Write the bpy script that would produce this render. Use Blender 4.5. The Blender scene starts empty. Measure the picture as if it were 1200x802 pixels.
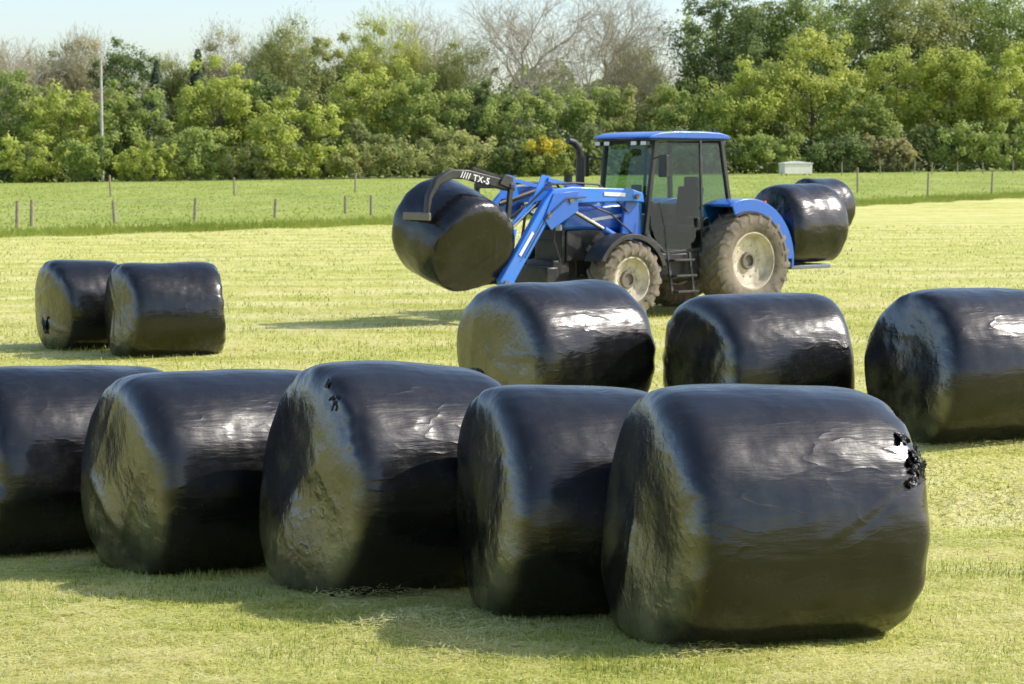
import bpy, math, random
import numpy as np
from mathutils import Vector, Matrix
random.seed(5)
R_ = math.radians
scene = bpy.context.scene
COL = scene.collection
F = 2300.0; H = 2.455; PITCH = math.atan((401-198)/F)

# ------------------------------------------------------------------ camera, sun, sky
cam_d = bpy.data.cameras.new('camera'); cam = bpy.data.objects.new('camera', cam_d); COL.objects.link(cam)
cam.location = (0, 0, H); cam.rotation_euler = (math.pi/2-PITCH, 0, 0)
cam_d.sensor_width = 36; cam_d.lens = F/1200*36; cam_d.clip_end = 6000; cam_d.clip_start = .1
cam_d.dof.use_dof = True; cam_d.dof.focus_distance = 12.5; cam_d.dof.aperture_fstop = 6.3
scene.camera = cam
scene.view_settings.view_transform = 'Standard'; scene.view_settings.look = 'None'; scene.view_settings.exposure = 0
EL = R_(41); AZ = R_(85)
sv = Vector((math.cos(EL)*math.sin(AZ), math.cos(EL)*math.cos(AZ), math.sin(EL)))
sd = bpy.data.lights.new('sun', 'SUN'); sd.energy = 4.8; sd.angle = R_(.5); sd.color = (1, .95, .87)
so = bpy.data.objects.new('sun', sd); COL.objects.link(so); so.rotation_euler = sv.to_track_quat('Z', 'Y').to_euler(); so.location = (60, 10, 60)
w = bpy.data.worlds.new('World'); scene.world = w; w.use_nodes = True
nt = w.node_tree; sky = nt.nodes.new('ShaderNodeTexSky'); sky.sky_type = 'NISHITA'; sky.sun_disc = False
sky.sun_elevation = EL; sky.sun_rotation = AZ; sky.air_density = 1.0; sky.dust_density = 1.6; sky.ozone_density = 1.4
bg = nt.nodes['Background']; bg.inputs[1].default_value = .15
vm = nt.nodes.new('ShaderNodeMix'); vm.data_type = 'RGBA'; vm.blend_type = 'MULTIPLY'; vm.inputs[0].default_value = 1
vm.inputs[7].default_value = (1.58, 1.55, 1.56, 1)
nt.links.new(sky.outputs[0], vm.inputs[6]); nt.links.new(vm.outputs[2], bg.inputs[0])

# ------------------------------------------------------------------ helpers
def tag(o, label=None, cat=None, group=None, kind=None):
    if label: o['label'] = label
    if cat: o['category'] = cat
    if group: o['group'] = group
    if kind: o['kind'] = kind
    return o
def empty(name, loc=(0, 0, 0), rot=(0, 0, 0)):
    o = bpy.data.objects.new(name, None); COL.objects.link(o); o.location = loc; o.rotation_euler = rot
    o.empty_display_size = .2
    return o
def link(name, me, mat=None, parent=None):
    o = bpy.data.objects.new(name, me); COL.objects.link(o)
    if mat: me.materials.append(mat)
    if parent: o.parent = parent
    return o
def np_mesh(name, verts, nper, tint=None):
    verts = np.asarray(verts, dtype=np.float32); nv = len(verts); nf = nv//nper
    me = bpy.data.meshes.new(name)
    me.vertices.add(nv); me.vertices.foreach_set('co', verts.ravel())
    me.loops.add(nv); me.loops.foreach_set('vertex_index', np.arange(nv, dtype=np.int32))
    me.polygons.add(nf); me.polygons.foreach_set('loop_start', np.arange(0, nv, nper, dtype=np.int32))
    me.update(calc_edges=True)
    if tint is not None:
        a = me.attributes.new('tint', 'FLOAT', 'POINT'); a.data.foreach_set('value', np.asarray(tint, dtype=np.float32))
    return me
NS = .083      # the near ground falls away gently from the camera, then the field climbs
def gzv(x, y):
    x = np.asarray(x, float); y = np.asarray(y, float)
    t = np.clip((y-100)/180.0, 0, 1)
    far = t*(1.3+.0125*np.clip(x, -100, 100))
    near = -NS*(np.clip(y, -5, 15)-10.4)
    s = np.clip((y-14.9)/2.6, 0, 1); s = s*s*(3-2*s)
    return np.where(y < 60, near*(1-s), far)
def gz(x, y): return float(gzv(x, y))
def ray(u, v):
    xc = (u-600)/F; yc = (401-v)/F
    cp, sp = math.cos(PITCH), math.sin(PITCH)
    return Vector((xc, cp+yc*sp, -sp+yc*cp))
def ground_at(u, v):
    d = ray(u, v); t = 20.0
    for k in range(4000):
        p = Vector((0, 0, H))+d*t
        if p.z <= gz(p.x, p.y): break
        t *= 1.002
    return p
def at_depth(u, y):
    x = (u-600)/F*y
    return Vector((x, y, gz(x, y)))

class MB:
    def __init__(s): s.v = []; s.f = []
    def add(s, vs, fs):
        n = len(s.v); s.v += [tuple(p) for p in vs]; s.f += [tuple(i+n for i in f) for f in fs]
    def box(s, c, d, rot=None):
        vs = []
        for x in (-.5, .5):
            for y in (-.5, .5):
                for z in (-.5, .5):
                    p = Vector((x*d[0], y*d[1], z*d[2]))
                    if rot: p = rot @ p
                    vs.append(p+Vector(c))
        s.add(vs, [(0, 1, 3, 2), (4, 6, 7, 5), (0, 4, 5, 1), (2, 3, 7, 6), (0, 2, 6, 4), (1, 5, 7, 3)])
    def beam(s, p0, p1, wy, hz):
        p0, p1 = Vector(p0), Vector(p1); d = p1-p0; L = d.length; d.normalize()
        side = Vector((0, 1, 0)) if abs(d.y) < .9 else Vector((1, 0, 0))
        up = d.cross(side).normalized(); side = up.cross(d)
        m = Matrix((d, side, up)).transposed()
        s.box((p0+p1)/2, (L, wy, hz), m)
    def prism(s, pts, y0, y1):
        n = len(pts)
        vs = [(x, y0, z) for x, z in pts]+[(x, y1, z) for x, z in pts]
        fs = [tuple(range(n)), tuple(range(2*n-1, n-1, -1))]+[(i, n+i, n+(i+1) % n, (i+1) % n) for i in range(n)]
        s.add(vs, fs)
    def tube(s, path, r, n=8):
        path = [Vector(p) for p in path]; rs = r if isinstance(r, (list, tuple)) else [r]*len(path)
        vs = []; fs = []
        for i, p in enumerate(path):
            d = (path[min(i+1, len(path)-1)]-path[max(i-1, 0)]).normalized()
            a = d.orthogonal().normalized() if i == 0 else (a-d*a.dot(d)).normalized()
            b = d.cross(a)
            for k in range(n):
                t = 2*math.pi*k/n; vs.append(p+(a*math.cos(t)+b*math.sin(t))*rs[i])
        for i in range(len(path)-1):
            for k in range(n):
                fs.append((i*n+k, i*n+(k+1) % n, (i+1)*n+(k+1) % n, (i+1)*n+k))
        fs.append(tuple(range(n-1, -1, -1))); fs.append(tuple((len(path)-1)*n+k for k in range(n)))
        s.add(vs, fs)
    def lathe(s, prof, c, n=48, closed=True):
        m = len(prof); vs = []; fs = []
        for k in range(n):
            t = 2*math.pi*k/n
            for r, y in prof: vs.append((c[0]+r*math.cos(t), c[1]+y, c[2]+r*math.sin(t)))
        rng = range(m) if closed else range(m-1)
        for k in range(n):
            for i in rng:
                j = (i+1) % m; k2 = (k+1) % n
                fs.append((k*m+i, k2*m+i, k2*m+j, k*m+j))
        s.add(vs, fs)
    def arc(s, c, r0, r1, a0, a1, y0, y1, n=20):
        vs = []; fs = []
        for i in range(n+1):
            t = R_(a0+(a1-a0)*i/n)
            for r, y in ((r0, y0), (r0, y1), (r1, y1), (r1, y0)):
                vs.append((c[0]+r*math.cos(t), y, c[1]+r*math.sin(t)))
        for i in range(n):
            for k in range(4):
                fs.append((i*4+k, i*4+(k+1) % 4, i*4+4+(k+1) % 4, i*4+4+k))
        fs.append((0, 1, 2, 3)); fs.append((n*4+3, n*4+2, n*4+1, n*4))
        s.add(vs, fs)
    def build(s, name, mat, parent=None, bevel=0, ang=35):
        me = bpy.data.meshes.new(name); me.from_pydata(s.v, [], s.f)
        import bmesh
        bm = bmesh.new(); bm.from_mesh(me); bmesh.ops.recalc_face_normals(bm, faces=bm.faces); bm.to_mesh(me); bm.free()
        for p in me.polygons: p.use_smooth = True
        me.set_sharp_from_angle(angle=R_(ang))
        o = link(name, me, mat, parent)
        if bevel:
            b = o.modifiers.new('bevel', 'BEVEL'); b.width = bevel; b.segments = 2; b.limit_method = 'ANGLE'; b.angle_limit = R_(40)
        return o

# ------------------------------------------------------------------ materials
def nodes(name):
    m = bpy.data.materials.new(name); m.use_nodes = True
    n = m.node_tree; p = n.nodes['Principled BSDF']
    return m, n, p
def NN(n, t, **kw):
    x = n.nodes.new(t)
    for k, v in kw.items(): setattr(x, k, v)
    return x
def noise(n, scale, detail=4, rough=.55, vec=None):
    x = n.nodes.new('ShaderNodeTexNoise'); x.inputs['Scale'].default_value = scale; x.inputs['Detail'].default_value = detail; x.inputs['Roughness'].default_value = rough
    if vec is not None: n.links.new(vec, x.inputs['Vector'])
    return x
def ramp(n, fac, stops):
    r = n.nodes.new('ShaderNodeValToRGB'); e = r.color_ramp.elements
    while len(e) < len(stops): e.new(.5)
    for i, (p, c) in enumerate(stops):
        e[i].position = p; e[i].color = (c, c, c, 1) if isinstance(c, (int, float)) else (*c, 1)
    n.links.new(fac, r.inputs[0]); return r
def mix(n, fac, a, b, mode='MIX'):
    x = n.nodes.new('ShaderNodeMix'); x.data_type = 'RGBA'; x.blend_type = mode
    for sock, val in ((x.inputs[0], fac), (x.inputs[6], a), (x.inputs[7], b)):
        if hasattr(val, 'links'): n.links.new(val, sock)
        elif isinstance(val, (int, float)): sock.default_value = val
        else: sock.default_value = (*val, 1)
    return x.outputs[2]
def math_(n, op, a, b=None, c=None):
    x = n.nodes.new('ShaderNodeMath'); x.operation = op
    for i, v in enumerate((a, b, c)):
        if v is None: continue
        if hasattr(v, 'links'): n.links.new(v, x.inputs[i])
        else: x.inputs[i].default_value = v
    return x.outputs[0]
def bump(n, h, strength, dist, prev=None):
    b = n.nodes.new('ShaderNodeBump'); b.inputs['Strength'].default_value = strength; b.inputs['Distance'].default_value = dist
    n.links.new(h, b.inputs['Height'])
    if prev is not None: n.links.new(prev, b.inputs['Normal'])
    return b.outputs[0]
def simple(name, c, rough=.5, metal=0, dirt=None, dirt_amt=.5, dscale=4, coat=0):
    m, n, p = nodes(name)
    tc = NN(n, 'ShaderNodeTexCoord')
    nz = noise(n, dscale, 6, .6, tc.outputs['Object'])
    if dirt is None: dirt = tuple(x*.75 for x in c)
    r = ramp(n, nz.outputs[0], [(.42, 0), (.68, dirt_amt)])
    n.links.new(mix(n, r.outputs[0], c, dirt), p.inputs['Base Color'])
    rr = ramp(n, nz.outputs[0], [(.3, max(rough-.08, .03)), (.7, min(rough+.15, 1))])
    n.links.new(rr.outputs[0], p.inputs['Roughness'])
    p.inputs['Metallic'].default_value = metal; p.inputs['Coat Weight'].default_value = coat
    return m
DUST = (.22, .19, .13)
M = {}
M['blue'] = simple('blue_paint', (.018, .13, .56), .28, 0, (.06, .13, .36), .4, 3, .3)
M['blue_arm'] = simple('blue_arm_paint', (.03, .20, .74), .3, 0, (.10, .18, .42), .5, 4, .3)
M['carrier'] = simple('carrier_steel', (.16, .19, .24), .5, .2, DUST, .5)
M['black'] = simple('black_plastic', (.018, .018, .02), .45, 0, (.08, .075, .06), .5, 5)
M['engine'] = simple('engine_metal', (.03, .031, .035), .45, .2, (.11, .10, .08), .6, 6)
M['tyre'] = simple('dusty_rubber', (.20, .165, .12), .85, 0, (.09, .078, .062), .8, 7)
M['rim'] = simple('cream_rim', (.60, .54, .42), .55, 0, (.28, .23, .155), .8, 5)
M['hub'] = simple('hub_metal', (.16, .14, .11), .55, .1, DUST, .5, 8)
M['chrome'] = simple('ram_chrome', (.7, .7, .7), .15, 1)
M['lens'] = simple('lamp_lens', (.8, .8, .78), .1)
M['red'] = simple('red_lens', (.5, .02, .015), .25)
M['white'] = simple('white_decal', (.85, .85, .85), .5)
M['seat'] = simple('seat_cloth', (.006, .006, .007), .95)
M['mirror'] = simple('mirror_face', (.6, .6, .62), .08, 1)
M['post'] = simple('weathered_wood', (.34, .28, .20), .9, 0, (.18, .15, .10), .7, 9)
M['pole'] = simple('grey_wood', (.58, .54, .46), .9, 0, (.44, .40, .33), .6, 3)
M['wire'] = simple('galvanised_wire', (.3, .3, .3), .5, .8)
M['bark'] = simple('bark', (.14, .12, .09), .95, 0, (.08, .07, .05), .8, 2)
M['twig'] = simple('pale_twig', (.50, .44, .33), .9, 0, (.36, .31, .23), .7, 2)
M['hut'] = simple('pale_sheet', (.78, .75, .68), .6, 0, (.60, .56, .48), .5, 1)
M['hutroof'] = simple('roof_sheet', (.78, .78, .76), .5, 0, (.58, .58, .55), .5, 1)

def glass_mat():
    m, n, p = nodes('tinted_glass'); n.nodes.remove(p)
    out = n.nodes['Material Output']
    tr = NN(n, 'ShaderNodeBsdfTransparent'); tr.inputs[0].default_value = (.50, .64, .57, 1)
    gl = NN(n, 'ShaderNodeBsdfGlossy'); gl.inputs['Roughness'].default_value = .02; gl.inputs[0].default_value = (.9, .95, .95, 1)
    lw = NN(n, 'ShaderNodeLayerWeight'); lw.inputs[0].default_value = .5
    fac = math_(n, 'MULTIPLY_ADD', math_(n, 'POWER', lw.outputs['Facing'], 4.0), .4, .04)
    mx = NN(n, 'ShaderNodeMixShader'); n.links.new(fac, mx.inputs[0]); n.links.new(tr.outputs[0], mx.inputs[1]); n.links.new(gl.outputs[0], mx.inputs[2])
    n.links.new(mx.outputs[0], out.inputs[0]); return m
M['glass'] = glass_mat()

def film_mat(name, torn=False):
    m, n, p = nodes(name)
    tc = NN(n, 'ShaderNodeTexCoord'); O = tc.outputs['Object']
    info = NN(n, 'ShaderNodeObjectInfo')
    off = NN(n, 'ShaderNodeVectorMath', operation='MULTIPLY_ADD')
    n.links.new(O, off.inputs[0]); off.inputs[1].default_value = (1, 1, 1)
    cmb = NN(n, 'ShaderNodeCombineXYZ'); n.links.new(math_(n, 'MULTIPLY', info.outputs['Random'], 40.0), cmb.inputs[0]); n.links.new(cmb.outputs[0], off.inputs[2])
    V = off.outputs[0]
    mp = NN(n, 'ShaderNodeMapping'); mp.inputs['Scale'].default_value = (.9, 6, 6); n.links.new(V, mp.inputs[0])
    mp2 = NN(n, 'ShaderNodeMapping'); mp2.inputs['Scale'].default_value = (1.3, 3.2, 3.2); mp2.inputs['Rotation'].default_value = (.3, .35, .4); n.links.new(V, mp2.inputs[0])
    at = NN(n, 'ShaderNodeAttribute'); at.attribute_name = 'tint'      # 1 on the ends, 0 on the barrel
    big = noise(n, 2.4, 2, .5, V)
    wr = noise(n, 2.4, 4, .58, mp.outputs[0])
    cr = noise(n, 4.6, 2, .5, V)
    fine = noise(n, 42, 3, .6, V)
    # thin creases, in a few patches
    rd = noise(n, 1.9, 2, .45, mp2.outputs[0])
    ridge = math_(n, 'POWER', math_(n, 'MAXIMUM', math_(n, 'SUBTRACT', 1.0, math_(n, 'ABSOLUTE', math_(n, 'MULTIPLY', math_(n, 'SUBTRACT', rd.outputs[0], .5), 5.0))), 0.0), 5.0)
    msk = ramp(n, noise(n, 2.2, 2, .5, V).outputs[0], [(.45, 0), (.62, 1)])
    ridge = math_(n, 'MULTIPLY', ridge, msk.outputs[0])
    b = bump(n, big.outputs[0], .5, .05)
    b = bump(n, wr.outputs[0], .30, .018, b)
    hh = math_(n, 'MULTIPLY', cr.outputs[0], math_(n, 'ADD', math_(n, 'MULTIPLY', at.outputs['Fac'], .25), .2))
    b = bump(n, hh, .4, .03, b)
    b = bump(n, ridge, .32, .0065, b)
    b = bump(n, fine.outputs[0], .07, .004, b)
    n.links.new(b, p.inputs['Normal'])
    dust = noise(n, 5, 8, .75, V)
    dr = ramp(n, dust.outputs[0], [(.5, 0), (.8, .25)])
    sp = noise(n, 38, 2, .5, V); spr = ramp(n, sp.outputs[0], [(.74, 0), (.78, .4)])
    c = mix(n, dr.outputs[0], (.0045, .0045, .0046), (.04, .039, .032))
    c = mix(n, spr.outputs[0], c, (.10, .09, .045))
    # patchy olive colour painted low on the ends as reflected sunlit grass
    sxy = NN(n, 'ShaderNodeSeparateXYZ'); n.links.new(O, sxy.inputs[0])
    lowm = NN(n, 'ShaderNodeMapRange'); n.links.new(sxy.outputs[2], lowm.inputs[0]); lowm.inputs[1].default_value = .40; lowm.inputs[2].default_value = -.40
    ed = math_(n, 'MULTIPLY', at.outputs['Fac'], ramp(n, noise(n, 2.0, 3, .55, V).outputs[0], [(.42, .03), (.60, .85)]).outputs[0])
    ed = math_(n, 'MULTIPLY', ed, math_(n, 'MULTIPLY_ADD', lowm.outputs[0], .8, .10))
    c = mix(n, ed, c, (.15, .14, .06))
    n.links.new(c, p.inputs['Base Color'])
    rr = ramp(n, dust.outputs[0], [(.3, .30 if torn else .17), (.75, .5 if torn else .33)])
    n.links.new(rr.outputs[0], p.inputs['Roughness'])
    if torn: p.inputs['IOR'].default_value = 1.4
    else: n.links.new(math_(n, 'MULTIPLY_ADD', at.outputs['Fac'], .4, 1.58), p.inputs['IOR'])
    return m
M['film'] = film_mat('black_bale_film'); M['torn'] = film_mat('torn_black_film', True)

def leaf_mat(name, c, tr=.5, low=None, hi=None):
    m, n, p = nodes(name); out = n.nodes['Material Output']
    at = NN(n, 'ShaderNodeAttribute'); at.attribute_name = 'tint'
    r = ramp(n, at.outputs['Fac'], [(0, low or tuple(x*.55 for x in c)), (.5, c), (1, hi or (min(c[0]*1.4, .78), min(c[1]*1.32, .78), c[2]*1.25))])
    n.links.new(r.outputs[0], p.inputs['Base Color']); p.inputs['Roughness'].default_value = .6
    p.inputs['Specular IOR Level'].default_value = .25
    t = NN(n, 'ShaderNodeBsdfTranslucent'); n.links.new(r.outputs[0], t.inputs[0])
    mx = NN(n, 'ShaderNodeMixShader'); mx.inputs[0].default_value = tr
    n.links.new(p.outputs[0], mx.inputs[1]); n.links.new(t.outputs[0], mx.inputs[2]); n.links.new(mx.outputs[0], out.inputs[0])
    return m
LEAF = {
 'bright': leaf_mat('leaf_bright', (.46, .52, .115)), 'yellow': leaf_mat('leaf_yellow', (.52, .56, .14)),
 'green': leaf_mat('leaf_green', (.345, .42, .115)), 'dark': leaf_mat('leaf_dark', (.20, .26, .09)),
 'olive': leaf_mat('leaf_olive', (.41, .43, .155)), 'brown': leaf_mat('leaf_brown', (.48, .45, .28)),
 'conifer': leaf_mat('leaf_conifer', (.14, .175, .10), .3), 'gorse': leaf_mat('leaf_gorse', (.36, .39, .09), .4, (.26, .32, .09), (.80, .62, .05)),
 'russet': leaf_mat('leaf_russet', (.38, .36, .16)), 'under': leaf_mat('leaf_under', (.25, .30, .095)),
}

# ------------------------------------------------------------------ ground
def ground_mat():
    m, n, p = nodes('mown_grass')
    g = NN(n, 'ShaderNodeNewGeometry'); P = g.outputs['Position']
    sx = NN(n, 'ShaderNodeSeparateXYZ'); n.links.new(P, sx.inputs[0])
    X, Y = sx.outputs[0], sx.outputs[1]
    big = noise(n, .12, 3, .55, P); mid = noise(n, 1.3, 4, .6, P); fin = noise(n, 14, 5, .7, P); vf = noise(n, 60, 3, .7, P)
    sw = math_(n, 'ADD', math_(n, 'MULTIPLY', Y, 2.05), math_(n, 'ADD', math_(n, 'MULTIPLY', X, -.42), math_(n, 'MULTIPLY', mid.outputs[0], 3.0)))
    st = math_(n, 'MULTIPLY_ADD', math_(n, 'SINE', sw), .5, .5)
    # long rows of clippings left along the mowing direction
    mr = NN(n, 'ShaderNodeMapping'); mr.inputs['Rotation'].default_value = (0, 0, -.2); mr.inputs['Scale'].default_value = (.16, .75, 1); n.links.new(P, mr.inputs[0])
    rows = noise(n, 1.0, 5, .68, mr.outputs[0])
    f = math_(n, 'ADD', math_(n, 'MULTIPLY', mid.outputs[0], .5), math_(n, 'ADD', math_(n, 'MULTIPLY', fin.outputs[0], .6), math_(n, 'MULTIPLY', st, .12)))
    f = math_(n, 'ADD', f, math_(n, 'ADD', math_(n, 'MULTIPLY', big.outputs[0], .2), math_(n, 'MULTIPLY', rows.outputs[0], .75)))
    f = math_(n, 'SUBTRACT', f, .20)
    c1 = ramp(n, f, [(.62, (.27, .31, .05)), (.76, (.48, .50, .105)), (.90, (.64, .61, .20)), (1, (.72, .67, .31))])
    e = math_(n, 'SUBTRACT', math_(n, 'SUBTRACT', Y, math_(n, 'MULTIPLY', X, 1.289)), 93.6)
    e = math_(n, 'ADD', e, math_(n, 'MULTIPLY', math_(n, 'SUBTRACT', mid.outputs[0], .5), 8))
    er = NN(n, 'ShaderNodeMapRange'); n.links.new(e, er.inputs[0]); er.inputs[1].default_value = -2; er.inputs[2].default_value = 2
    mp = NN(n, 'ShaderNodeMapping'); mp.inputs['Scale'].default_value = (.22, .06, 1); n.links.new(P, mp.inputs[0])
    pz = noise(n, 1.0, 6, .7, mp.outputs[0])
    f2 = math_(n, 'ADD', math_(n, 'MULTIPLY', pz.outputs[0], .6), math_(n, 'MULTIPLY', noise(n, .9, 5, .7, P).outputs[0], .4))
    c2 = ramp(n, f2, [(.36, (.22, .28, .055)), (.5, (.32, .38, .08)), (.64, (.43, .46, .125))])
    n.links.new(mix(n, er.outputs[0], c1.outputs[0], c2.outputs[0]), p.inputs['Base Color'])
    p.inputs['Roughness'].default_value = .9; p.inputs['Specular IOR Level'].default_value = .15
    b = bump(n, rows.outputs[0], .6, .25); b = bump(n, mid.outputs[0], .5, .12, b); b = bump(n, fin.outputs[0], .9, .06, b); b = bump(n, vf.outputs[0], .6, .015, b); n.links.new(b, p.inputs['Normal'])
    return m
xs = [-3000, -1200, -500, -250]+list(np.linspace(-130, 130, 53))+[250, 500, 1200, 3000]
ys = [-300, -60, -10, -5]+list(np.linspace(0, 24, 73))+list(np.linspace(28, 100, 19))+list(np.linspace(110, 300, 20))+[400, 700, 1500, 4000]
vs = [(x, y, gz(x, y)) for y in ys for x in xs]; nx = len(xs)
fs = [(j*nx+i, j*nx+i+1, (j+1)*nx+i+1, (j+1)*nx+i) for j in range(len(ys)-1) for i in range(nx-1)]
me = bpy.data.meshes.new('ground'); me.from_pydata(vs, [], fs)
for p in me.polygons: p.use_smooth = True
tag(link('ground', me, ground_mat()), kind='structure', label='mown yellow-green silage field running to the hedge', cat='ground')

# ------------------------------------------------------------------ grass
def blade_mat():
    m, n, p = nodes('grass_blade'); out = n.nodes['Material Output']
    at = NN(n, 'ShaderNodeAttribute'); at.attribute_name = 'tint'
    r = ramp(n, at.outputs['Fac'], [(0, (.16, .21, .028)), (.3, (.36, .415, .066)), (.58, (.60, .59, .16)), (1, (.81, .75, .41))])
    n.links.new(r.outputs[0], p.inputs['Base Color']); p.inputs['Roughness'].default_value = .65
    t = NN(n, 'ShaderNodeBsdfTranslucent'); n.links.new(r.outputs[0], t.inputs[0])
    mx = NN(n, 'ShaderNodeMixShader'); mx.inputs[0].default_value = .4
    n.links.new(p.outputs[0], mx.inputs[1]); n.links.new(t.outputs[0], mx.inputs[2]); n.links.new(mx.outputs[0], out.inputs[0])
    return m
M['blade'] = blade_mat()
rng = np.random.default_rng(3)
def sines(pts, k, seed, n=6):
    r = np.random.default_rng(seed); o = np.zeros(len(pts))
    for i in range(n):
        kv = r.normal(size=pts.shape[1])*k; o += np.sin(pts@kv+r.uniform(0, 6.28))
    return o/n*1.4
def blades(N, d0, d1, hmin, hmax, wid, lie):
    u = rng.random(N); d = d0*(d1/d0)**u
    x = (rng.random(N)-.5)*(1200/F*1.25)*d
    pts = np.stack([x, d], 1)
    base = np.stack([x, d, gzv(x, d)], 1)
    res = sines(pts, 6.0, 31, 10)+.7*sines(pts, 2.2, 32)+.6*sines(pts, 14, 33, 10)    # clumps of cut residue
    a = rng.random(N)*6.283; dirv = np.stack([np.cos(a), np.sin(a), np.zeros(N)], 1)
    h = hmin+(hmax-hmin)*rng.random(N)**1.6
    h *= np.clip(1+.5*sines(pts, 1.5, 8)+.4*sines(pts, 9, 9)-.15*res, .25, 2.2)
    lean = rng.random(N)*1.1
    flat = rng.random(N) < np.clip(lie+.38*res, .2, .95)
    L = h*np.where(flat, 2.6, 1.0)
    up = np.where(flat, .22*rng.random(N), np.cos(lean)); out = np.where(flat, .98, np.sin(lean))
    lift = np.where(flat, rng.random(N)*np.clip(.015+.05*res, .006, .085), 0)
    tip = base+dirv*(L*out)[:, None]; tip[:, 2] += L*up+lift
    base[:, 2] += np.where(flat, lift+.006, -.005)
    side = np.stack([-np.sin(a), np.cos(a), np.zeros(N)], 1)
    ww = (wid*(d/9)**.75*(.6+.8*rng.random(N)))[:, None]
    V = np.stack([base-side*ww, base+side*ww, tip], 1).reshape(-1, 3)
    patch = sines(pts, 1.1, 11)*.45+sines(pts, 4.0, 12)*.5+.35*np.sin(d*2.05-x*.42+1.6*sines(pts, .8, 4))
    tint = np.clip(.50+.20*patch+.17*res+rng.normal(size=N)*.18+np.where(flat, .15, 0), 0, 1)
    return V, np.repeat(tint, 3)
V1, t1 = blades(250000, 8.0, 24, .012, .045, .0034, .56)
V2, t2 = blades(130000, 24, 85, .03, .085, .0038, .48)
me = np_mesh('mown_grass', np.concatenate([V1, V2]), 3, np.concatenate([t1, t2]))
tag(link('mown_grass', me, M['blade']), 'short pale cut grass stubble covering the near field', 'grass', kind='stuff')
N = 26000; N2 = 26000
x = rng.uniform(-26, 52, N); y = 93.6+1.289*x+np.abs(rng.normal(size=N))*5-.5+1.2*np.sin(x*1.7)
y2 = rng.uniform(85, 278, N2); x2 = rng.uniform(-.31, .31, N2)*y2
kk = y2 > 95+1.289*x2; x = np.concatenate([x, x2[kk]]); y = np.concatenate([y, y2[kk]]); NT = len(x)
base = np.stack([x, y, gzv(x, y)], 1)
h = (.10+.24*rng.random(NT)**2); h[N:] *= .4
tip = base+np.stack([rng.normal(size=NT)*.1, rng.normal(size=NT)*.1, h], 1)
side = np.tile(np.array([[.025, 0, 0]]), (NT, 1)); side[N:] *= 1.6
V = np.stack([base-side, base+side, tip], 1).reshape(-1, 3)
pt = sines(np.stack([x*.3, y*.1], 1), 1.2, 21)
tn = np.where(np.arange(NT) < N, .25, .25)
me = np_mesh('long_grass', V, 3, np.repeat(np.clip(tn+.08*pt+rng.normal(size=NT)*.06, 0, 1), 3))
tag(link('long_grass', me, M['blade']), 'longer green grass of the pasture where the mown field stops', 'grass', kind='stuff')

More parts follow.
